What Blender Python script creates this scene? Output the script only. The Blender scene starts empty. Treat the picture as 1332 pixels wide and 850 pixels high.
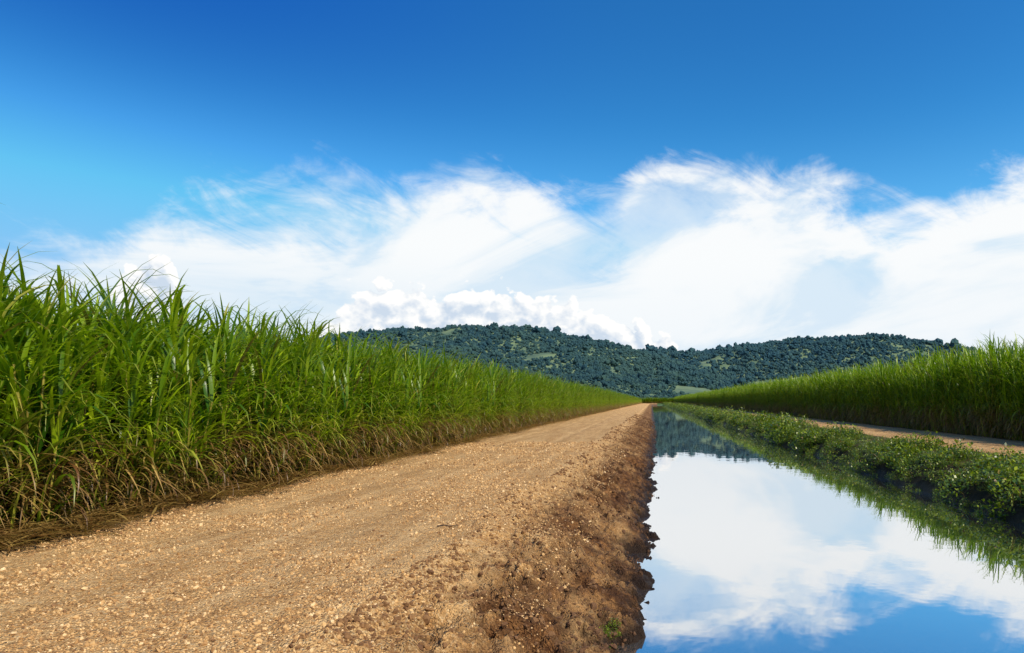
import bpy, math, numpy as np, bmesh
from mathutils import Vector
rng=np.random.default_rng(7)
scene=bpy.context.scene
F=888.0; VX=848.0; HY=522.0; CAMH=1.6

# ---------------------------------------------------------------- noise
def _hash(ix,iy,seed):
    h=(ix.astype(np.int64)*374761393+iy.astype(np.int64)*668265263+seed*1442695041)&0xffffffff
    h=((h^(h>>13))*1274126177)&0xffffffff
    h=(h^(h>>16))&0xffffffff
    return h/4294967295.0
def vnoise(x,y,seed=0):
    x=np.asarray(x,float);y=np.asarray(y,float)
    ix=np.floor(x);iy=np.floor(y);fx=x-ix;fy=y-iy
    fx=fx*fx*(3-2*fx);fy=fy*fy*(3-2*fy)
    a=_hash(ix,iy,seed);b=_hash(ix+1,iy,seed);c=_hash(ix,iy+1,seed);d=_hash(ix+1,iy+1,seed)
    return (a*(1-fx)+b*fx)*(1-fy)+(c*(1-fx)+d*fx)*fy*1.0
def fbm(x,y,seed=0,o=4,g=0.5):
    s=0;a=1;t=0
    for i in range(o):
        s=s+a*(vnoise(x*2**i+17.3*i,y*2**i-9.1*i,seed+i)-0.5);t+=a;a*=g
    return s/t*2
def sstep(a,b,x):
    t=np.clip((x-a)/(b-a),0,1);return t*t*(3-2*t)

# ---------------------------------------------------------------- mesh helpers
def mesh_from(name,v,f,smooth=False,col=None):
    me=bpy.data.meshes.new(name)
    v=np.asarray(v,np.float32);f=np.asarray(f,np.int32)
    n=f.shape[1]
    me.vertices.add(len(v));me.vertices.foreach_set('co',v.ravel())
    me.loops.add(f.size);me.loops.foreach_set('vertex_index',f.ravel())
    me.polygons.add(len(f));me.polygons.foreach_set('loop_start',np.arange(0,f.size,n,dtype=np.int32))
    me.polygons.foreach_set('use_smooth',np.full(len(f),smooth))
    if col is not None:
        a=me.color_attributes.new('Col','FLOAT_COLOR','POINT')
        a.data.foreach_set('color',np.asarray(col,np.float32).ravel())
    me.update(calc_edges=True);me.validate()
    return me
def link(name,me,mat=None):
    ob=bpy.data.objects.new(name,me);scene.collection.objects.link(ob)
    if mat: me.materials.append(mat)
    return ob

def instancer(name,pts,rots,scl,idx,meshes,mat):
    coll=bpy.data.collections.new(name+'_parts')
    for i,m in enumerate(meshes):
        m.materials.clear();m.materials.append(mat)
        o=bpy.data.objects.new('%s_part_%02d'%(name,i),m);coll.objects.link(o)
    me=bpy.data.meshes.new(name)
    n=len(pts);me.vertices.add(n);me.vertices.foreach_set('co',np.asarray(pts,np.float32).ravel())
    a=me.attributes.new('rot','FLOAT_VECTOR','POINT');a.data.foreach_set('vector',np.asarray(rots,np.float32).ravel())
    a=me.attributes.new('scl','FLOAT_VECTOR','POINT')
    s=np.asarray(scl,np.float32)
    if s.ndim==1:s=np.repeat(s[:,None],3,1)
    a.data.foreach_set('vector',s.ravel())
    a=me.attributes.new('idx','INT','POINT');a.data.foreach_set('value',np.asarray(idx,np.int32))
    ob=bpy.data.objects.new(name,me);scene.collection.objects.link(ob)
    ng=bpy.data.node_groups.new(name+'_gn','GeometryNodeTree')
    ng.interface.new_socket('Geometry',in_out='INPUT',socket_type='NodeSocketGeometry')
    ng.interface.new_socket('Geometry',in_out='OUTPUT',socket_type='NodeSocketGeometry')
    N=ng.nodes;L=ng.links
    gi=N.new('NodeGroupInput');go=N.new('NodeGroupOutput')
    ci=N.new('GeometryNodeCollectionInfo');ci.inputs['Collection'].default_value=coll
    ci.inputs['Separate Children'].default_value=True;ci.inputs['Reset Children'].default_value=True
    ip=N.new('GeometryNodeInstanceOnPoints');ip.inputs['Pick Instance'].default_value=True
    def na(nm,ty):
        q=N.new('GeometryNodeInputNamedAttribute');q.data_type=ty;q.inputs['Name'].default_value=nm
        return [s for s in q.outputs if s.enabled and s.name=='Attribute'][0]
    L.new(gi.outputs[0],ip.inputs['Points']);L.new(ci.outputs[0],ip.inputs['Instance'])
    L.new(na('idx','INT'),ip.inputs['Instance Index'])
    e=N.new('FunctionNodeEulerToRotation');L.new(na('rot','FLOAT_VECTOR'),e.inputs[0])
    L.new(e.outputs[0],ip.inputs['Rotation']);L.new(na('scl','FLOAT_VECTOR'),ip.inputs['Scale'])
    L.new(ip.outputs[0],go.inputs[0])
    md=ob.modifiers.new('scatter','NODES');md.node_group=ng
    return ob

# ---------------------------------------------------------------- shader helper
class NT:
    def __init__(s,tree): s.t=tree;s.N=tree.nodes;s.L=tree.links
    def set(s,sock,v):
        if isinstance(v,bpy.types.NodeSocket): s.L.new(v,sock)
        elif v is not None: sock.default_value=v
    def m(s,op,a,b=None,c=None,clamp=False):
        n=s.N.new('ShaderNodeMath');n.operation=op;n.use_clamp=clamp
        s.set(n.inputs[0],a);s.set(n.inputs[1],b);s.set(n.inputs[2],c);return n.outputs[0]
    def mr(s,v,a,b,c=0.0,d=1.0,smooth=True):
        n=s.N.new('ShaderNodeMapRange');n.interpolation_type='SMOOTHSTEP' if smooth else 'LINEAR'
        s.set(n.inputs[0],v);s.set(n.inputs[1],a);s.set(n.inputs[2],b);s.set(n.inputs[3],c);s.set(n.inputs[4],d);return n.outputs[0]
    def mix(s,f,a,b,mode='MIX'):
        n=s.N.new('ShaderNodeMix');n.data_type='RGBA';n.blend_type=mode
        s.set(n.inputs[0],f);s.set(n.inputs[6],a);s.set(n.inputs[7],b);return n.outputs[2]
    def noise(s,vec,sc,det=4,rough=.5,dist=0.0,dim='3D'):
        n=s.N.new('ShaderNodeTexNoise');n.noise_dimensions=dim;s.set(n.inputs['Vector'],vec);s.set(n.inputs['Scale'],sc)
        n.inputs['Detail'].default_value=det;n.inputs['Roughness'].default_value=rough;n.inputs['Distortion'].default_value=dist
        return n.outputs[0]
    def vor(s,vec,sc,feat='F1'):
        n=s.N.new('ShaderNodeTexVoronoi');n.feature=feat;s.set(n.inputs['Vector'],vec);s.set(n.inputs['Scale'],sc);return n
    def comb(s,x,y,z=0.0):
        n=s.N.new('ShaderNodeCombineXYZ');s.set(n.inputs[0],x);s.set(n.inputs[1],y);s.set(n.inputs[2],z);return n.outputs[0]
    def sep(s,v):
        n=s.N.new('ShaderNodeSeparateXYZ');s.set(n.inputs[0],v);return n.outputs
def newmat(name):
    m=bpy.data.materials.new(name);m.use_nodes=True
    t=NT(m.node_tree);return m,t,t.N['Principled BSDF'],t.N['Material Output']
def C(r,g,b): return (r,g,b,1.0)

# ---------------------------------------------------------------- ground profile
def lipx(Y): return -2.15+0.35*fbm(Y*0.35,Y*0+3.1,11,3)+0.004*np.clip(Y,0,60)
def watx(Y): return -0.16+0.4*sstep(8,60,Y)+0.26*fbm(Y*0.6,Y*0+8.7,23,4)
def height(X,Y):
    X=np.asarray(X,float);Y=np.asarray(Y,float)
    fade=1-sstep(395,430,Y)
    lp=lipx(Y);wx=watx(Y)
    t=(X-lp)/(wx-lp)
    tc=np.clip(t,0,1.9)
    zb=-0.85*(0.62*tc+0.38*tc**2.2)
    zb=np.maximum(zb,-1.7)
    zb=np.where(t<=0,0,zb)
    wr=7.35+0.25*fbm(Y*0.5,Y*0+1.3,41,3)
    s=X-wr
    zr=np.interp(s,[-2.5,-0.3,0,0.35,0.9,1.8,3.0],[-1.7,-1.15,-0.85,-0.45,-0.2,-0.05,0.0])
    z=np.where(X<3.2,zb,zr)*fade
    def road(x0,x1):
        c=(x0+x1)/2;w=(x1-x0)/2;q=(X-c)/w
        crown=0.06*(1-np.clip(q*q,0,1))
        ruts=-0.035*(np.exp(-((X-c-0.85)/0.28)**2)+np.exp(-((X-c+0.85)/0.28)**2))
        return crown+ruts
    z=z+road(-7.2,-2.1)*(X<-2)+road(10.3,14.8)*(X>9)
    near=1/(1+np.clip(Y,0,None)/90)
    bank=sstep(-0.1,0.45,t)*(X<3.2)*(1-sstep(1.2,1.7,t))
    mid=fbm(X*0.8,Y*0.5,5,4)*0.03
    fine=fbm(X*6,Y*6,9,3)*0.014
    ridg=1-np.abs(fbm(X*2.0+0.7*Y,Y*1.6,31,5,0.6))*1.7
    lump=np.maximum(fbm(X*4.5,Y*4.0,51,5,0.66),-0.2)
    clod=np.clip(vnoise(X*11,Y*11,77)-0.4,0,1)*np.clip(vnoise(X*2.1,Y*2.1,78)-0.3,0,1)
    gul=np.abs(fbm(Y*1.3+0.25*X,X*0.35,141,4,.6))
    step=sstep(.45,.55,vnoise(X*1.9+Y*.5,Y*1.5,131)+.12*fbm(X*6,Y*6,135,3))*sstep(.3,.7,vnoise(X*5,Y*5,132)+.2)
    pits=sstep(.12,.32,fbm(X*2.6-.8*Y,Y*2.2,151,4,.6))*sstep(-.1,.3,fbm(X*.9,Y*.6,155,2)+.2)
    z=z+(mid+fine)*(np.abs(X)<60)+bank*(0.12*(ridg-0.6)+0.16*lump+0.18*clod+0.10*step-0.10*(0.3-gul)*(gul<.3)-.12*pits)*near
    sh=np.exp(-((t+0.02)/0.16)**2)*(X<0)
    z=z+sh*(0.03+0.05*lump)*fade
    z=z+np.exp(-((X+7.35)/0.35)**2)*0.05
    return z

cols=np.unique(np.round(np.concatenate([[-6000,-2500,-1200,-600,-250,-100,-50,-30,-20,-14,-11,-9.5],
    np.arange(-9,-2.9,.06),np.arange(-2.9,0.7,.022),np.arange(0.8,7,.5),np.arange(7,10.5,.09),np.arange(10.5,15,.2),
    [16,18,22,30,50,100,250,600,1200,2500,6000]]),4))
rows=[-200,-60,-20,-5,0,1.5,2.2];y=2.6
while y<60: rows.append(y);y+=max(0.022,0.005*y)
while y<7000: rows.append(y);y*=1.02
rows=np.array(rows)
GX,GY=np.meshgrid(cols,rows)
GZ=height(GX,GY)
def strip(c0,c1):
    i0=int(np.argmin(abs(cols-c0)));i1=int(np.argmin(abs(cols-c1)))
    X=GX[:,i0:i1+1];Y=GY[:,i0:i1+1];Z=GZ[:,i0:i1+1]
    w=X.shape[1];h=X.shape[0]
    v=np.stack([X.ravel(),Y.ravel(),Z.ravel()],1)
    b=(np.arange(h-1)[:,None]*w+np.arange(w-1)[None]).ravel()
    f=np.stack([b,b+1,b+w+1,b+w],1)
    return v,f

def ground_material(name,kind):
    m,t,p,out=newmat(name)
    g=t.N.new('ShaderNodeNewGeometry');pos=g.outputs['Position'];x,y_,z=t.sep(pos)
    n1=t.noise(pos,0.9,4,.6);n2=t.noise(pos,7,3,.65);n3=t.noise(pos,45,2,.7);n4=t.noise(pos,2.6,5,.7)
    v=t.vor(pos,55)
    sand=t.mix(t.mr(n1,.3,.7),C(.52,.295,.108),C(.74,.465,.195))
    sand=t.mix(t.mr(n2,.35,.7),sand,C(.58,.32,.115))
    sand=t.mix(t.m('MULTIPLY',t.mr(n3,.46,.70),.75),sand,C(.27,.13,.045))
    vc=t.sep(v.outputs['Color'])[0]
    sand=t.mix(t.mr(vc,.72,.95,0,.5),sand,C(.84,.62,.34))
    sand=t.mix(t.mr(vc,.30,.05,0,.7),sand,C(.24,.11,.04))
    sv=t.comb(t.m('MULTIPLY',x,3.0),t.m('MULTIPLY',y_,.25),0.0)
    st=t.noise(sv,1.0,3,.6)
    sand=t.mix(t.mr(st,.42,.68,0,.5),sand,C(.80,.53,.245))
    sand=t.mix(t.m('MULTIPLY',t.mr(n4,.50,.68),.5),sand,C(.36,.18,.065))
    brown=t.mix(t.mr(n2,.3,.7),C(.095,.038,.013),C(.29,.135,.046))
    brown=t.mix(t.mr(n3,.45,.7,0,.7),brown,C(.05,.020,.008))
    brown=t.mix(t.mr(n4,.49,.58,0,.8),brown,C(.055,.023,.010))
    zz=t.m('ADD',z,t.m('MULTIPLY',t.m('SUBTRACT',n2,.5),.30))
    wet=t.mr(zz,-.80,-.50,1,0)
    if kind in('road','bank'):
        pch=t.mr(n1,.36,.56,.55,1)
        bf=t.m('MULTIPLY',t.mr(zz,-.26,-.01,1,0),pch)
        col=t.mix(bf,sand,brown)
        col=t.mix(wet,col,C(.026,.015,.009))
    else:
        grass=t.mix(t.mr(n2,.3,.7),C(.05,.085,.02),C(.10,.13,.03))
        soil=t.mix(t.mr(n2,.3,.7),C(.06,.035,.02),C(.16,.10,.05))
        col=t.mix(t.mr(n1,.35,.65),grass,soil)
        col=t.mix(t.mr(z,-.05,-.3),col,C(.03,.028,.012))
        col=t.mix(t.mr(y_,100,400),col,C(.07,.12,.03))
    t.set(p.inputs['Base Color'],col)
    t.set(p.inputs['Roughness'],t.mr(wet,0,1,.92,.5));p.inputs['Specular IOR Level'].default_value=.15
    hgt=t.m('ADD',t.m('MULTIPLY',t.m('SUBTRACT',1.0,v.outputs['Distance']),.7),t.m('MULTIPLY',n3,1.0))
    hgt=t.m('ADD',hgt,t.m('MULTIPLY',n2,1.7));hgt=t.m('ADD',hgt,t.m('MULTIPLY',n4,2.0))
    b=t.N.new('ShaderNodeBump');b.inputs['Strength'].default_value=1.0;b.inputs['Distance'].default_value=.034
    t.set(b.inputs['Height'],hgt);t.L.new(b.outputs[0],p.inputs['Normal'])
    return m
mat_road=ground_material('gravel_sand','road');mat_bank=ground_material('bank_earth','bank');mat_ground=ground_material('field_soil','ground')
link('ground',mesh_from('ground',*strip(-6000,-7.2),smooth=True),mat_ground)
link('dirt_road',mesh_from('dirt_road',*strip(-7.2,-2.1),smooth=True),mat_road)
link('canal_bank',mesh_from('canal_bank',*strip(-2.1,3.3),smooth=True),mat_bank)
link('canal_bank.001',mesh_from('canal_bank2',*strip(3.3,10.3),smooth=True),mat_ground)
link('dirt_road.001',mesh_from('dirt_road2',*strip(10.3,14.7),smooth=True),mat_road)
link('ground.001',mesh_from('ground2',*strip(14.7,6000),smooth=True),mat_ground)

# ---- water
m,t,p,out=newmat('canal_water')
g=t.N.new('ShaderNodeNewGeometry');pos=g.outputs['Position'];x,y_,z=t.sep(pos)
gl=t.N.new('ShaderNodeBsdfGlossy');gl.inputs['Roughness'].default_value=.012;gl.inputs['Color'].default_value=C(.90,.90,.90)
p.inputs['Base Color'].default_value=C(.11,.12,.115);p.inputs['Roughness'].default_value=.3
b=t.N.new('ShaderNodeBump');b.inputs['Strength'].default_value=.12;b.inputs['Distance'].default_value=.02
t.set(b.inputs['Height'],t.noise(pos,1.0,3,.5));t.L.new(b.outputs[0],gl.inputs['Normal'])
lw=t.N.new('ShaderNodeLayerWeight');lw.inputs['Blend'].default_value=.5
mx=t.N.new('ShaderNodeMixShader');t.set(mx.inputs[0],t.mr(lw.outputs['Facing'],.35,.85,.55,.96))
t.L.new(p.outputs[0],mx.inputs[1]);t.L.new(gl.outputs[0],mx.inputs[2]);t.L.new(mx.outputs[0],out.inputs[0])
link('water',mesh_from('water',[(-4,-190,-.85),(9.5,-190,-.85),(9.5,440,-.85),(-4,440,-.85)],[(0,1,2,3)]),m)

# ---------------------------------------------------------------- plants
def blades(spec,segs=7):
    V=[];Fc=[];Cl=[];off=0
    s=np.linspace(0,1,segs+1)
    for (x,y0,z0,az,t0,t1,ln,w,dead,rd,pw) in spec:
        tilt=t0+(t1-t0)*s**pw
        dl=ln/segs
        r=np.concatenate([[0],np.cumsum(np.sin((tilt[1:]+tilt[:-1])/2)*dl)])
        zz=np.concatenate([[0],np.cumsum(np.cos((tilt[1:]+tilt[:-1])/2)*dl)])
        daz=az+(rd-.5)*0.9*s
        cx=x+r*np.cos(daz);cy=y0+r*np.sin(daz);cz=z0+zz
        cz=np.maximum(cz,0.015+0.02*rd)
        ww=w*np.minimum(1,(s*4+.45))*(1-s**2.2)*.5+.0012
        tw=az+math.pi/2+(rd-.5)*2.4*s
        lx=np.cos(tw);ly=np.sin(tw)
        fold=ww*.35
        a=np.stack([cx+lx*ww,cy+ly*ww,cz+fold],1);c=np.stack([cx,cy,cz],1);b=np.stack([cx-lx*ww,cy-ly*ww,cz+fold],1)
        V.append(np.stack([a,c,b],1).reshape(-1,3))
        k=off+np.arange(segs)*3
        Fc.append(np.stack([k,k+1,k+4,k+3],1));Fc.append(np.stack([k+1,k+2,k+5,k+4],1))
        cc=np.zeros((segs+1,3,4));cc[...,0]=dead;cc[...,1]=rd;cc[...,2]=s[:,None];cc[...,3]=1
        Cl.append(cc.reshape(-1,4));off+=(segs+1)*3
    return np.concatenate(V),np.concatenate(Fc),np.concatenate(Cl)
def tube(x,y0,h,r,leanx,leany,rd,n=5):
    V=[];Fc=[];ks=[0,h*.33,h*.66,h]
    for z in ks:
        for i in range(n):
            a=2*math.pi*i/n;V.append((x+leanx*z+r*math.cos(a),y0+leany*z+r*math.sin(a),z))
    for j in range(3):
        for i in range(n):
            Fc.append((j*n+i,j*n+(i+1)%n,(j+1)*n+(i+1)%n,(j+1)*n+i))
    c=np.zeros((len(V),4));c[:,0]=.55;c[:,1]=rd;c[:,2]=.2;c[:,3]=1
    return np.array(V),np.array(Fc),c
def cane_arrays(edge):
    spec=[];tubes=[]
    for k in range(5):
        a=rng.uniform(0,6.283);rr=rng.uniform(.03,.24)
        bx,by=rr*math.cos(a),rr*math.sin(a)
        h=rng.uniform(1.45,2.3);lx=rng.normal(0,.07)+(.05 if edge else 0);ly=rng.normal(0,.08)
        tubes.append((bx,by,h,.016,lx,ly,rng.random()))
        nl=12 if edge else 9
        for i in range(nl):
            f=i/(nl-1)
            z=h*((0.28 if edge else .5)+(0.72 if edge else .5)*f)
            az=rng.uniform(0,6.283)
            if edge and rng.random()<.4: az=rng.normal(0,.9)
            t0=rng.uniform(.12,.50)*(1.25-.65*f)
            t1=t0+rng.uniform(1.0,2.5)*(1.1-.25*f)
            if f>.8: t1=t0+rng.uniform(.6,2.0)
            ln=rng.uniform(1.1,1.75)*(1-.12*f)
            dead=0 if rng.random()>.06 else rng.uniform(.2,.7)
            if f<.15: dead=rng.uniform(.1,.6)
            spec.append((bx+lx*z,by+ly*z,z,az,t0,t1,ln,rng.uniform(.042,.074),dead,rng.random(),rng.uniform(1.0,2.1)))
        nd=9 if edge else 1
        for i in range(nd):
            z=rng.uniform(.10,.72)*min(h,1.3)
            az=rng.normal(0,1.0) if edge else rng.uniform(0,6.28)
            t0=rng.uniform(.3,1.1);t1=rng.uniform(2.1,3.2)
            spec.append((bx+lx*z,by+ly*z,z,az,t0,t1,rng.uniform(.5,1.15),rng.uniform(.016,.044),rng.uniform(.75,1.0),rng.random(),rng.uniform(.6,1.1)))
    for i in range(9 if edge else 1):
        spec.append((rng.normal(0,.2),rng.normal(0,.2),0,rng.normal(0,1.2),rng.uniform(.1,.6),rng.uniform(.9,2.0),rng.uniform(.7,1.5),.04,rng.uniform(0,.4),rng.random(),1.5))
    V,Fc,Cl=blades(spec,6);off=len(V)
    for tb in tubes:
        v,f,c=tube(*tb);V=np.concatenate([V,v]);Fc=np.concatenate([Fc,f+off]);Cl=np.concatenate([Cl,c]);off+=len(v)
    return V,Fc,Cl
def merge(items):
    Vs=[];Fs=[];Cs=[];off=0
    for (V,Fc,Cl,(x,y0),ro,sc) in items:
        c,s=math.cos(ro),math.sin(ro)
        W=np.stack([(V[:,0]*c-V[:,1]*s)*sc+x,(V[:,0]*s+V[:,1]*c)*sc+y0,V[:,2]*sc],1)
        Vs.append(W);Fs.append(Fc+off);Cs.append(Cl);off+=len(V)
    return np.concatenate(Vs),np.concatenate(Fs),np.concatenate(Cs)
BL=5.0
edgeA=[cane_arrays(True) for _ in range(12)];inA=[cane_arrays(False) for _ in range(9)]
def edge_block():
    it=[];ph=rng.uniform(0,50)
    for o,sc in ((0,.86),(.5,.98),(1.0,1.03)):
        for y0 in np.arange(0,BL,.45):
            k=edgeA[rng.integers(0,len(edgeA))]
            wob=.20*float(fbm(np.array(y0*.8+ph),np.array(1.7),19,2)) if o<.3 else 0
            it.append((*k,(-o+wob+rng.normal(0,.11),y0+rng.normal(0,.12)),rng.normal(0,.45),sc*(1+.055*rng.normal())))
    for q in range(4):
        k=edgeA[rng.integers(0,len(edgeA))]
        it.append((*k,(rng.uniform(.05,.25),rng.uniform(.2,BL-.2)),rng.normal(0,.5),rng.uniform(.45,.65)))
    v,f,c=merge(it);return mesh_from('cane_edge',v,f,True,c)
def in_block(dx=.65,W=2.0):
    it=[]
    for o in np.arange(0,W,dx):
        for y0 in np.arange(0,BL,.6):
            k=inA[rng.integers(0,len(inA))]
            it.append((*k,(-o+rng.normal(0,.12),y0+rng.normal(0,.15)),rng.uniform(0,6.28),(1+.055*rng.normal())))
    v,f,c=merge(it);return mesh_from('cane_inner',v,f,True,c)

def leafmat(name,greenA,greenB,trans,tm=.30):
    m,t,p,out=newmat(name)
    at=t.N.new('ShaderNodeAttribute');at.attribute_name='Col';r,g_,b_=t.sep(at.outputs['Color'])
    col=t.mix(t.m('POWER',g_,1.5),greenA,greenB)
    col=t.mix(t.mr(b_,.68,1.0,0,.5),col,C(.40,.37,.04))  # sunlit look of the blade tips painted in as yellow-green
    straw=t.mix(t.m('POWER',g_,1.4),C(.12,.045,.014),C(.58,.35,.125))
    col=t.mix(r,col,straw)
    t.set(p.inputs['Base Color'],col);p.inputs['Roughness'].default_value=.36;p.inputs['Specular IOR Level'].default_value=.40
    tr=t.N.new('ShaderNodeBsdfTranslucent')
    t.set(tr.inputs['Color'],t.mix(r,t.mix(g_,trans,C(trans[0]*1.8,trans[1]*1.35,trans[2])),C(.22,.11,.03)))
    mx=t.N.new('ShaderNodeMixShader');mx.inputs[0].default_value=tm
    t.L.new(p.outputs[0],mx.inputs[1]);t.L.new(tr.outputs[0],mx.inputs[2]);t.L.new(mx.outputs[0],out.inputs[0])
    return m
mat_cane=leafmat('cane_leaf',C(.026,.095,.003),C(.34,.46,.008),C(.18,.38,.005))

def field(xedge,sign,y0,y1,hs,depth):
    P=[];R=[];S=[];I=[]
    rz=0 if sign<0 else math.pi
    def add(x,y0_,sc,i):
        yy=y0_ if sign<0 else y0_+BL
        P.append((x,yy,-.01));R.append((0,0,rz));S.append((1,1.0,sc*hs));I.append(i)
    y=y0
    while y<y1:
        f=1+.04*float(fbm(np.array(y*.03),np.array(0.),71,3))+rng.normal(0,.01)
        add(xedge+sign*0.08*rng.normal(),y,f,rng.integers(0,5))
        add(xedge+sign*1.55,y,f,5+rng.integers(0,4))
        if y<120: add(xedge+sign*3.6,y+rng.uniform(-1,1),f,5+rng.integers(0,4))
        y+=BL
    for x in np.arange(5.8,depth,2.8):
        for y in np.arange(y0,y1,BL):
            add(xedge+sign*(x),y+rng.uniform(-1,1),1+rng.normal(0,.02),9+rng.integers(0,2))
    return np.array(P),np.array(R),np.array(S),np.array(I)
blocks=[edge_block() for _ in range(5)]+[in_block() for _ in range(4)]+[in_block(1.1,2.2) for _ in range(2)]
P,R,S,I=field(-7.55,-1,-6,450,1.12,26)
instancer('sugarcane_field',P,R,S,I,[m.copy() for m in blocks],mat_cane)
P,R,S,I=field(14.95,1,4,450,1.36,34)
instancer('sugarcane_field',P,R,S,I,[m.copy() for m in blocks],mat_cane)
P=np.array([(x,455.,0) for x in np.arange(-8,42,5.)]);n=len(P)
instancer('sugarcane_field',P,np.tile((0,0,-math.pi/2),(n,1)),np.full(n,1.35),rng.integers(0,5,n),[m.copy() for m in blocks[:5]],mat_cane)

def litter():
    sp=[]
    for i in range(26):
        sp.append((rng.normal(0,.22),rng.normal(0,.3),rng.uniform(.0,.12),rng.uniform(0,6.28),rng.uniform(1.0,1.6),rng.uniform(1.5,2.0),rng.uniform(.2,.8),rng.uniform(.010,.030),rng.uniform(.8,1),rng.random()*.8,1.0))
    v,f,c=blades(sp,4);return mesh_from('litter',v,f,True,c)
lm=[litter() for _ in range(5)]
n=1000
ly=4*np.exp(rng.random(n)*math.log(130/4));lx=-7.28+rng.normal(0,.18,n)+.25*fbm(ly*.5,ly*0,171,3)
P=np.stack([lx,ly,height(lx,ly)],1)
instancer('dry_leaf_litter',P,np.stack([ly*0,ly*0,rng.uniform(0,6.28,n)],1),rng.uniform(.4,1.05,n),rng.integers(0,5,n),lm,mat_cane)

# ---- weeds on right bank
mat_weed=leafmat('weed_leaf',C(.025,.075,.004),C(.34,.41,.012),C(.16,.28,.01),.25)
def weed():
    V=[];Fc=[];Cl=[];off=0
    for i in range(150):
        a=rng.uniform(0,6.28);r=.36*math.sqrt(rng.random());z=rng.uniform(.02,.46)*(1-(r/.42)**2)+.02
        cx,cy=r*math.cos(a),r*math.sin(a)
        az=rng.uniform(0,6.28);ti=rng.normal(.35,.4);L=rng.uniform(.05,.11);W=L*.6
        d=np.array([math.cos(az)*math.cos(ti),math.sin(az)*math.cos(ti),math.sin(ti)]);s=np.array([-math.sin(az),math.cos(az),rng.normal(0,.3)])
        c=np.array([cx,cy,z])
        V+=[c,c+d*L*.5+s*W*.5,c+d*L,c+d*L*.5-s*W*.5];Fc.append((off,off+1,off+2,off+3));rd=rng.random()*min(1,.35+z*2.2)  # rd falls towards the base: shade low in the clump put into leaf colour
        Cl+=[(0 if rng.random()>.05 else .7,rd,.3,1)]*4;off+=4
    sp=[(rng.normal(0,.12),rng.normal(0,.12),0,rng.uniform(0,6.28),rng.uniform(.05,.5),rng.uniform(.6,1.8),rng.uniform(.2,.55),.009,0 if rng.random()>.25 else .8,rng.random(),1.5) for _ in range(10)]
    v,f,c=blades(sp,4)
    return mesh_from('weed',np.concatenate([np.array(V),v]),np.concatenate([np.array(Fc),f+off]),False,np.concatenate([np.array(Cl),c]))
wm=[weed() for _ in range(5)]
P=[];S=[]
for (a,b,dx,sc) in [(3,40,.34,.95),(40,120,.54,1.4),(120,430,1.0,1.9)]:
    ys=np.arange(a,b,dx);xs=np.arange(7.3,10.0,dx)
    XX,YY=np.meshgrid(xs,ys);XX=XX.ravel()+rng.normal(0,dx*.3,XX.size);YY=YY.ravel()+rng.normal(0,dx*.3,YY.size)
    dens=fbm(XX*.9,YY*.55,91,3)
    keep=((dens>-.36)|(XX<8.2))&(XX<9.6+.6*fbm(YY*.6,YY*0,93,3))&(height(XX,YY)>-.95)
    XX,YY,dens=XX[keep],YY[keep],dens[keep]
    P.append(np.stack([XX,YY,height(XX,YY)-.03],1));S.append(sc*(.55+1.2*np.clip(dens+.2,0,1))*rng.uniform(.55,1.35,len(XX)))
P=np.concatenate(P);S=np.concatenate(S);n=len(P)
instancer('bank_weeds',P,np.stack([rng.normal(0,.15,n),rng.normal(0,.15,n),rng.uniform(0,6.28,n)],1),S,rng.integers(0,5,n),wm,mat_weed)
n=8;yy=rng.normal(6.75,.12,n);xx=watx(yy)-.2+rng.normal(0,.05,n)
instancer('grass_tuft',np.stack([xx,yy,height(xx,yy)-.02],1),np.stack([yy*0,yy*0,rng.uniform(0,6,n)],1),rng.uniform(.10,.22,n),rng.integers(0,2,n),[wm[0].copy(),wm[1].copy()],mat_weed)

# ---------------------------------------------------------------- gravel + clods
def stone(seed,sub=2,amp=.35):
    bm=bmesh.new();bmesh.ops.create_icosphere(bm,subdivisions=sub,radius=1)
    r=np.random.default_rng(seed);ax=r.uniform(.65,1.2,3);ph=r.uniform(0,10,6)
    for v in bm.verts:
        c=v.co;k=1+amp*(.5*math.sin(2.3*c.x+ph[0]+2*c.y)+.5*math.sin(2.9*c.y+ph[1]-1.5*c.z)+.35*math.sin(5*c.z+ph[2]+3*c.x))+r.normal(0,.05)
        v.co=Vector((c.x*ax[0]*k,c.y*ax[1]*k,c.z*ax[2]*.75*k))
    me=bpy.data.meshes.new('stone');bm.to_mesh(me);bm.free();return me
m,t,p,out=newmat('pebble')
oi=t.N.new('ShaderNodeObjectInfo');rd=oi.outputs['Random']
cr=t.N.new('ShaderNodeValToRGB');t.set(cr.inputs[0],rd)
e=cr.color_ramp.elements;e[0].color=C(.18,.085,.032);e[1].color=C(.78,.56,.30)
for q,c in((.35,C(.44,.24,.085)),(.8,C(.64,.40,.165))):
    k=e.new(q);k.color=c
t.set(p.inputs['Base Color'],cr.outputs[0]);p.inputs['Roughness'].default_value=.85
n=80000
yy=3.6*np.exp(rng.random(n)*math.log(26/3.6));xx=rng.uniform(-7.2,-.9,n)
keep=(fbm(xx*1.3,yy*.9,101,3)+rng.normal(0,.3,n)>-.15);xx,yy=xx[keep],yy[keep];n=len(xx)
s=np.clip(rng.lognormal(math.log(.0058),.45,n),0,.020)*(1+.05*yy)
instancer('gravel',np.stack([xx,yy,height(xx,yy)+s*.2],1),rng.uniform(0,6.28,(n,3)),s,rng.integers(0,5,n),[stone(i,1) for i in range(5)],m)
m,t,p,out=newmat('clod_earth')
g=t.N.new('ShaderNodeNewGeometry');oi=t.N.new('ShaderNodeObjectInfo')
zc=t.sep(g.outputs['Position'])[2]
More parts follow.
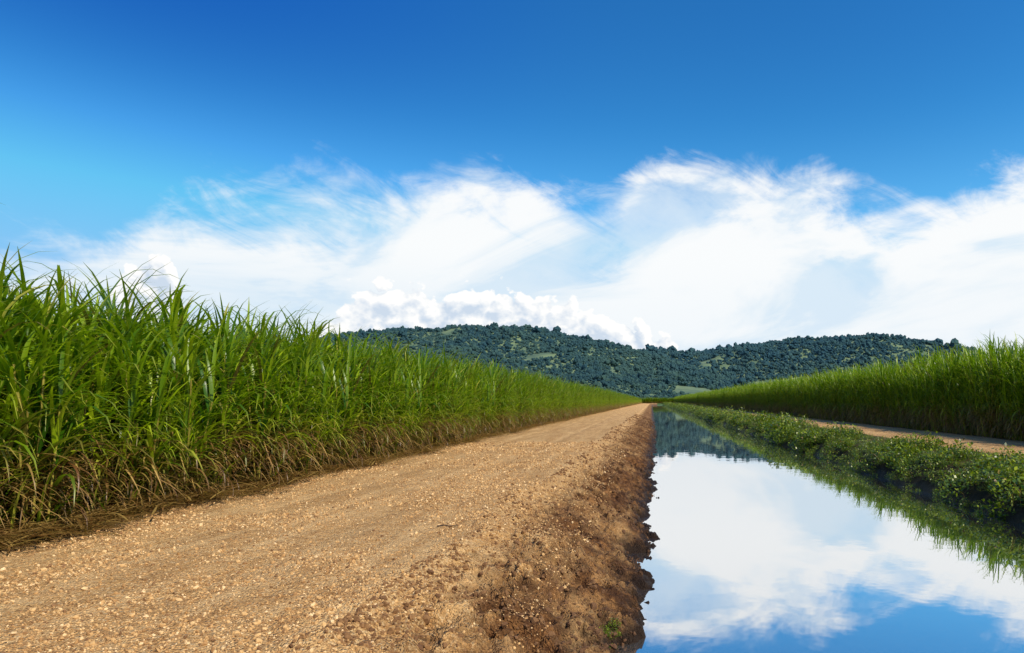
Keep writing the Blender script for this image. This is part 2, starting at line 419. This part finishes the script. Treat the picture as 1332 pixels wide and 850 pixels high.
c=t.mix(oi.outputs['Random'],C(.12,.052,.018),C(.40,.21,.075));c=t.mix(t.mr(zc,-.65,-.06,1,0),c,C(.06,.027,.012))
t.set(p.inputs['Base Color'],t.mix(t.noise(g.outputs['Position'],30,2,.6),c,C(.13,.06,.022)));p.inputs['Roughness'].default_value=.95
n=24000
yy=3.8*np.exp(rng.random(n)*math.log(80/3.8));tt=rng.uniform(-.05,1.02,n);lp=lipx(yy);xx=lp+tt*(watx(yy)-lp)
keep=fbm(xx*2,yy*1.5,111,3)+rng.normal(0,.2,n)>.0;xx,yy=xx[keep],yy[keep];n=len(xx)
s=np.clip(rng.lognormal(math.log(.011),.5,n),0,.034)*(1+.02*yy)
instancer('earth_clods',np.stack([xx,yy,height(xx,yy)],1),rng.uniform(0,6.28,(n,3)),s,rng.integers(0,4,n),[stone(20+i,2,.5) for i in range(4)],m)

# twig on the road
m,t,p,out=newmat('bark');p.inputs['Base Color'].default_value=C(.05,.03,.02);p.inputs['Roughness'].default_value=.9
ty=F*CAMH/(688-HY);tx=(582-VX)/F*ty
cu=[(-.13,0),( -.05,.02),(.03,.0),(.13,.03)];V=[];Fc=[]
for j,(a,bb) in enumerate(cu):
    for i in range(6):
        an=i*math.pi/3;r=.011*(1-.2*j)
        V.append((tx+a,ty+bb+r*math.cos(an),float(height(tx,ty))+.02+.01*(j%2)+r*math.sin(an)))
for j in range(3):
    for i in range(6): Fc.append((j*6+i,j*6+(i+1)%6,(j+1)*6+(i+1)%6,(j+1)*6+i))
link('twig',mesh_from('twig',V,Fc,True),m)

# ---------------------------------------------------------------- hills
def prof(D,pts):
    px=np.array([q[0] for q in pts],float);hh=np.array([q[1] for q in pts],float)
    return (px-VX)/F*D, hh/F*D
RA=(1500,prof(1500,[(0,10),(150,30),(300,55),(420,78),(490,88),(530,91),(580,91),(610,94),(650,93),(690,95),(720,90),(760,84),(800,74),(850,60),(900,42),(960,20),(1020,0)]),520)
RB=(2200,prof(2200,[(600,0),(700,40),(780,60),(850,66),(900,62),(950,69),(1000,75),(1035,81),(1070,80),(1110,82),(1150,79),(1200,66),(1240,52),(1300,36),(1400,20),(1550,0)]),700)
RC=(1050,prof(1050,[(560,0),(640,22),(700,30),(760,36),(800,33),(840,20),(870,6),(890,0)]),230)
def hill(X,Y):
    z=np.full(np.shape(X),-3.0)
    for (D,(px,hh),w) in (RA,RB,RC):
        h=np.interp(X,px,hh)
        nn=fbm(X/150.,Y/260.,int(D),4)
        dy=(Y-D)/w
        k=np.exp(-np.abs(dy*1.35)**2.0)
        z=np.maximum(z,h*k*(1+.42*nn*np.clip(np.abs(dy)*2.2,0,1))-3*(1-k))
    return z+4*fbm(X/60.,Y/60.,5,3)
hx=np.arange(-2200,2300,14.);hy=np.arange(650,3100,14.)
HX,HYY=np.meshgrid(hx,hy);HZ=hill(HX,HYY)-2
w=len(hx);b=(np.arange(len(hy)-1)[:,None]*w+np.arange(w-1)[None]).ravel()
m,t,p,out=newmat('hill_ground')
g=t.N.new('ShaderNodeNewGeometry');n1=t.noise(g.outputs['Position'],.02,5,.6)
t.set(p.inputs['Base Color'],t.mix(t.mr(n1,.35,.65),C(.06,.11,.07),C(.15,.21,.10)));p.inputs['Roughness'].default_value=1
link('hills',mesh_from('hills',np.stack([HX.ravel(),HYY.ravel(),HZ.ravel()],1),np.stack([b,b+1,b+w+1,b+w],1),True),m)
m,t,p,out=newmat('forest_foliage_hazed')
g=t.N.new('ShaderNodeNewGeometry');oi=t.N.new('ShaderNodeObjectInfo')
n2=t.noise(g.outputs['Position'],.008,3,.5)
rd=oi.outputs['Random']
c=t.mix(t.m('POWER',rd,1.8),C(.014,.030,.022),C(.060,.095,.036))
c=t.mix(t.mr(n2,.44,.62,0,.55),c,C(.075,.115,.040))
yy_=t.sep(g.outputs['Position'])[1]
c=t.mix(t.mr(yy_,900,2400,.42,.72,False),c,C(.034,.096,.140))  # aerial haze painted into the crown colour, bluer with distance
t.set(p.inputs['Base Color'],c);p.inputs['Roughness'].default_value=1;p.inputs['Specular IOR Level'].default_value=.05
def crown(seed):
    r=np.random.default_rng(seed);bm=bmesh.new()
    for k in range(6):
        off=Vector((r.normal(0,.42),r.normal(0,.42),r.uniform(.15,1.0))) if k else Vector((0,0,.4))
        res=bmesh.ops.create_icosphere(bm,subdivisions=2,radius=r.uniform(.28,.58))
        for v in res['verts']:
            v.co=v.co*(1+r.normal(0,.16))+off
    me=bpy.data.meshes.new('crown');bm.to_mesh(me);bm.free();return me
cm=[crown(200+i) for i in range(8)]
P=[];S=[]
for (D,(px,hh),wd),dx,y0,y1 in ((RA,5.6,1050,1560),(RB,7.4,1650,2260),(RC,5.2,820,1100)):
    xs=np.arange(px[0],px[-1],dx);ys=np.arange(y0,y1,dx*1.35)
    XX,YY=np.meshgrid(xs,ys);XX=XX.ravel()+rng.normal(0,dx*.5,XX.size);YY=YY.ravel()+rng.normal(0,dx*.5,YY.size)
    Z=hill(XX,YY)
    dn=fbm(XX/60,YY/80,301,4)
    cn=fbm(XX/22,YY/30,501,3)
    clear=((((XX/YY)-(898-VX)/F)/.034)**2+((Z/YY-.017)/.009)**2<1+1.3*cn)|((D==2200)&(fbm(XX/45,YY/60,401,3)>.42)&(XX>300))
    keep=(Z>2)&(dn>-.5)&~clear&(XX/YY>-.50)&(XX/YY<.58)&(rng.random(XX.size)>.06)
    XX,YY,Z,dn=XX[keep],YY[keep],Z[keep],dn[keep]
    P.append(np.stack([XX,YY,Z-3],1));S.append(rng.lognormal(math.log(dx*.58),.36,len(XX))*(1+.45*dn))
n=600;XX=rng.uniform(-500,700,n);YY=rng.uniform(640,820,n);P.append(np.stack([XX,YY,XX*0-1],1));S.append(rng.uniform(2.0,4.5,n))
for pxx,sc in ((1075,17),(1103,15),(1110,12),(1040,9),(1160,10),(630,7),(705,8)):
    D=2200 if pxx>800 else 1500
    x0=(pxx-VX)/F*D;P.append(np.array([[x0,D,float(hill(np.array(x0),np.array(float(D))))]]));S.append(np.array([sc*.7]))
P=np.concatenate(P);S=np.concatenate(S);n=len(P)
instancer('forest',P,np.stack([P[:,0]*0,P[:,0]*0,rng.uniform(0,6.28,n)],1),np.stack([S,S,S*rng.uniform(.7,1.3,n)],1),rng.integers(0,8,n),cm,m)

# ---------------------------------------------------------------- world
SUN_EL=48;SUN_AZ=125
w=bpy.data.worlds.new('World');scene.world=w;w.use_nodes=True
t=NT(w.node_tree);t.N.clear()
out=t.N.new('ShaderNodeOutputWorld');bg=t.N.new('ShaderNodeBackground');bg.inputs['Strength'].default_value=.1
t.L.new(bg.outputs[0],out.inputs[0])
sky=t.N.new('ShaderNodeTexSky');sky.sky_type='NISHITA';sky.sun_disc=False
sky.sun_elevation=math.radians(SUN_EL);sky.sun_rotation=math.radians(SUN_AZ);sky.dust_density=.4;sky.ozone_density=2.0;sky.air_density=1.0
tc=t.N.new('ShaderNodeTexCoord');dx_,dy_,dz_=t.sep(tc.outputs['Generated'])
az=t.m('ARCTAN2',dx_,dy_);el=t.m('ARCSINE',dz_)
def conv(x,y):
    u=(x-VX)/F;v=(HY-y)/F;return math.atan(u),math.atan(v/math.sqrt(1+u*u))
azn=t.m('DIVIDE',t.m('ADD',az,1.5),3.0)
def curve(pix,k,e0,e1):
    fc=t.N.new('ShaderNodeFloatCurve');cv=fc.mapping.curves[0]
    cv.points[0].location=(0,e0);cv.points[1].location=(1,e1)
    for q in pix:
        a,e_=conv(*q);cv.points.new((a+1.5)/3,e_*k)
    fc.mapping.update();t.set(fc.inputs['Value'],azn);return t.m('DIVIDE',fc.outputs[0],k)
edge=curve([(-150,340),(0,312),(120,296),(210,268),(330,252),(480,244),(560,232),(640,244),(720,240),(785,275),(830,236),(900,224),(1000,220),(1070,238),(1145,272),(1230,258),(1332,234),(1500,235)],1.5,.3,.4)
top2=curve([(120,430),(150,352),(187,328),(222,350),(250,430),(330,470),(400,440),(445,392),(480,374),(525,364),(570,378),(600,370),(650,374),(700,380),(760,394),(810,412),(860,436),(920,470)],2.0,0,0)
def rotc(ang,sx,sy,ox=0.):
    ca,sa=math.cos(ang),math.sin(ang)
    a=t.m('ADD',t.m('MULTIPLY',az,ca),t.m('MULTIPLY',el,sa));b=t.m('SUBTRACT',t.m('MULTIPLY',el,ca),t.m('MULTIPLY',az,sa))
    return t.comb(t.m('ADD',t.m('MULTIPLY',a,sx),ox),t.m('ADD',t.m('MULTIPLY',b,sy),3.3+ox))
wv=t.noise(rotc(.15,5,8.5,1.7),1.0,7,.58,.25,'2D')
wf=t.noise(rotc(-.35,8,22,5.1),1.0,6,.66,.5,'2D')
warp=t.m('ADD',t.m('MULTIPLY',t.m('SUBTRACT',wv,.5),.19),t.m('MULTIPLY',t.m('SUBTRACT',wf,.5),.10))
d=t.m('ADD',t.m('SUBTRACT',edge,el),warp)
mask=t.mr(d,-.025,.055)
st=t.noise(rotc(.16,2.6,9,9.4),1.0,6,.56,.4,'2D')
dens=t.m('ADD',t.mr(st,.36,.56,.62,1.0),t.mr(d,.02,.14,0,.30))
low=t.mr(el,.06,.22,1,0)
dens=t.m('MAXIMUM',dens,t.m('MULTIPLY',low,.97),clamp=True)
mask=t.m('MULTIPLY',mask,dens,clamp=True)
def bill(ox,oy):
    v=t.comb(t.m('ADD',az,ox),t.m('MULTIPLY',t.m('ADD',el,oy),1.2))
    n=t.noise(v,20,4,.48,.0,'2D');n0=t.noise(v,48,3,.5,0,'2D')
    ab=t.m('SUBTRACT',1.0,t.m('MULTIPLY',t.m('ABSOLUTE',t.m('SUBTRACT',n,.5)),5.0))
    ab2=t.m('SUBTRACT',1.0,t.m('MULTIPLY',t.m('ABSOLUTE',t.m('SUBTRACT',n0,.5)),4.0))
    return t.m('SUBTRACT',1.0,t.m('ADD',t.m('MULTIPLY',ab,.75),t.m('MULTIPLY',ab2,.25)))
b0=bill(0,0);b1=bill(.008,.010)
d2=t.m('ADD',t.m('SUBTRACT',top2,el),t.m('MULTIPLY',t.m('SUBTRACT',b0,.45),.036))
cm_=t.m('MULTIPLY',t.mr(d2,.0,.008),t.mr(d2,.18,.05,.0,1))
rel=t.m('SUBTRACT',b0,b1)
shade=t.m('ADD',t.mr(d2,.0,.05,.95,.42),t.m('MULTIPLY',rel,1.3),clamp=True)
hs=t.N.new('ShaderNodeHueSaturation');hs.inputs['Saturation'].default_value=1.3
t.L.new(sky.outputs[0],hs.inputs['Color'])
gm=t.N.new('ShaderNodeGamma');gm.inputs['Gamma'].default_value=1.35;t.L.new(hs.outputs[0],gm.inputs['Color'])
skyc=t.mix(1.0,gm.outputs[0],C(.80,1.30,1.10),'MULTIPLY')
skyc=t.mix(1.0,skyc,C(3.4,5.6,9.1),'DARKEN')
skyc=t.mix(t.m('MULTIPLY',t.mr(el,.02,.40,1,0),.55),skyc,C(2.6,5.8,9.3))
skyc=t.mix(t.m('MULTIPLY',t.mr(el,.22,.52),t.mr(az,.05,-.72,.20,.88)),skyc,C(.06,.92,4.7))
cl=t.mix(t.mr(st,.36,.56),C(7.7,8.7,9.5),C(9.8,9.9,9.9))
cl=t.mix(t.m('MULTIPLY',t.mr(el,.22,.08,0,.7),t.mr(az,.0,-.6,0.25,1)),cl,C(6.4,8.0,9.3))
final=t.mix(t.m('MULTIPLY',mask,.97),skyc,cl)
cuc=t.mix(shade,C(6.1,7.1,8.4),C(10.4,10.3,10.1))
final=t.mix(t.m('MULTIPLY',cm_,.94),final,cuc)
t.set(bg.inputs['Color'],final)
try:
    w.cycles.sampling_method='MANUAL';w.cycles.sample_map_resolution=512
except Exception as ex: print(ex)

sl=bpy.data.lights.new('sun','SUN');sl.energy=5.0;sl.angle=math.radians(.5);sl.color=(1,.90,.74)
so=bpy.data.objects.new('sun',sl);scene.collection.objects.link(so)
e_=math.radians(SUN_EL);a_=math.radians(SUN_AZ)
dirv=Vector((math.sin(a_)*math.cos(e_),math.cos(a_)*math.cos(e_),math.sin(e_)))
so.rotation_euler=dirv.to_track_quat('Z','Y').to_euler();so.location=dirv*100

cam=bpy.data.cameras.new('camera');co=bpy.data.objects.new('camera',cam);scene.collection.objects.link(co)
cam.sensor_width=36;cam.lens=24;cam.clip_end=20000;cam.clip_start=.05
co.location=(0,0,CAMH);co.rotation_euler=(math.pi/2,0,0)
cam.shift_x=-(VX-666)/1332;cam.shift_y=(HY-425)/1332
scene.camera=co
scene.view_settings.view_transform='Standard';scene.view_settings.look='None';scene.view_settings.exposure=0
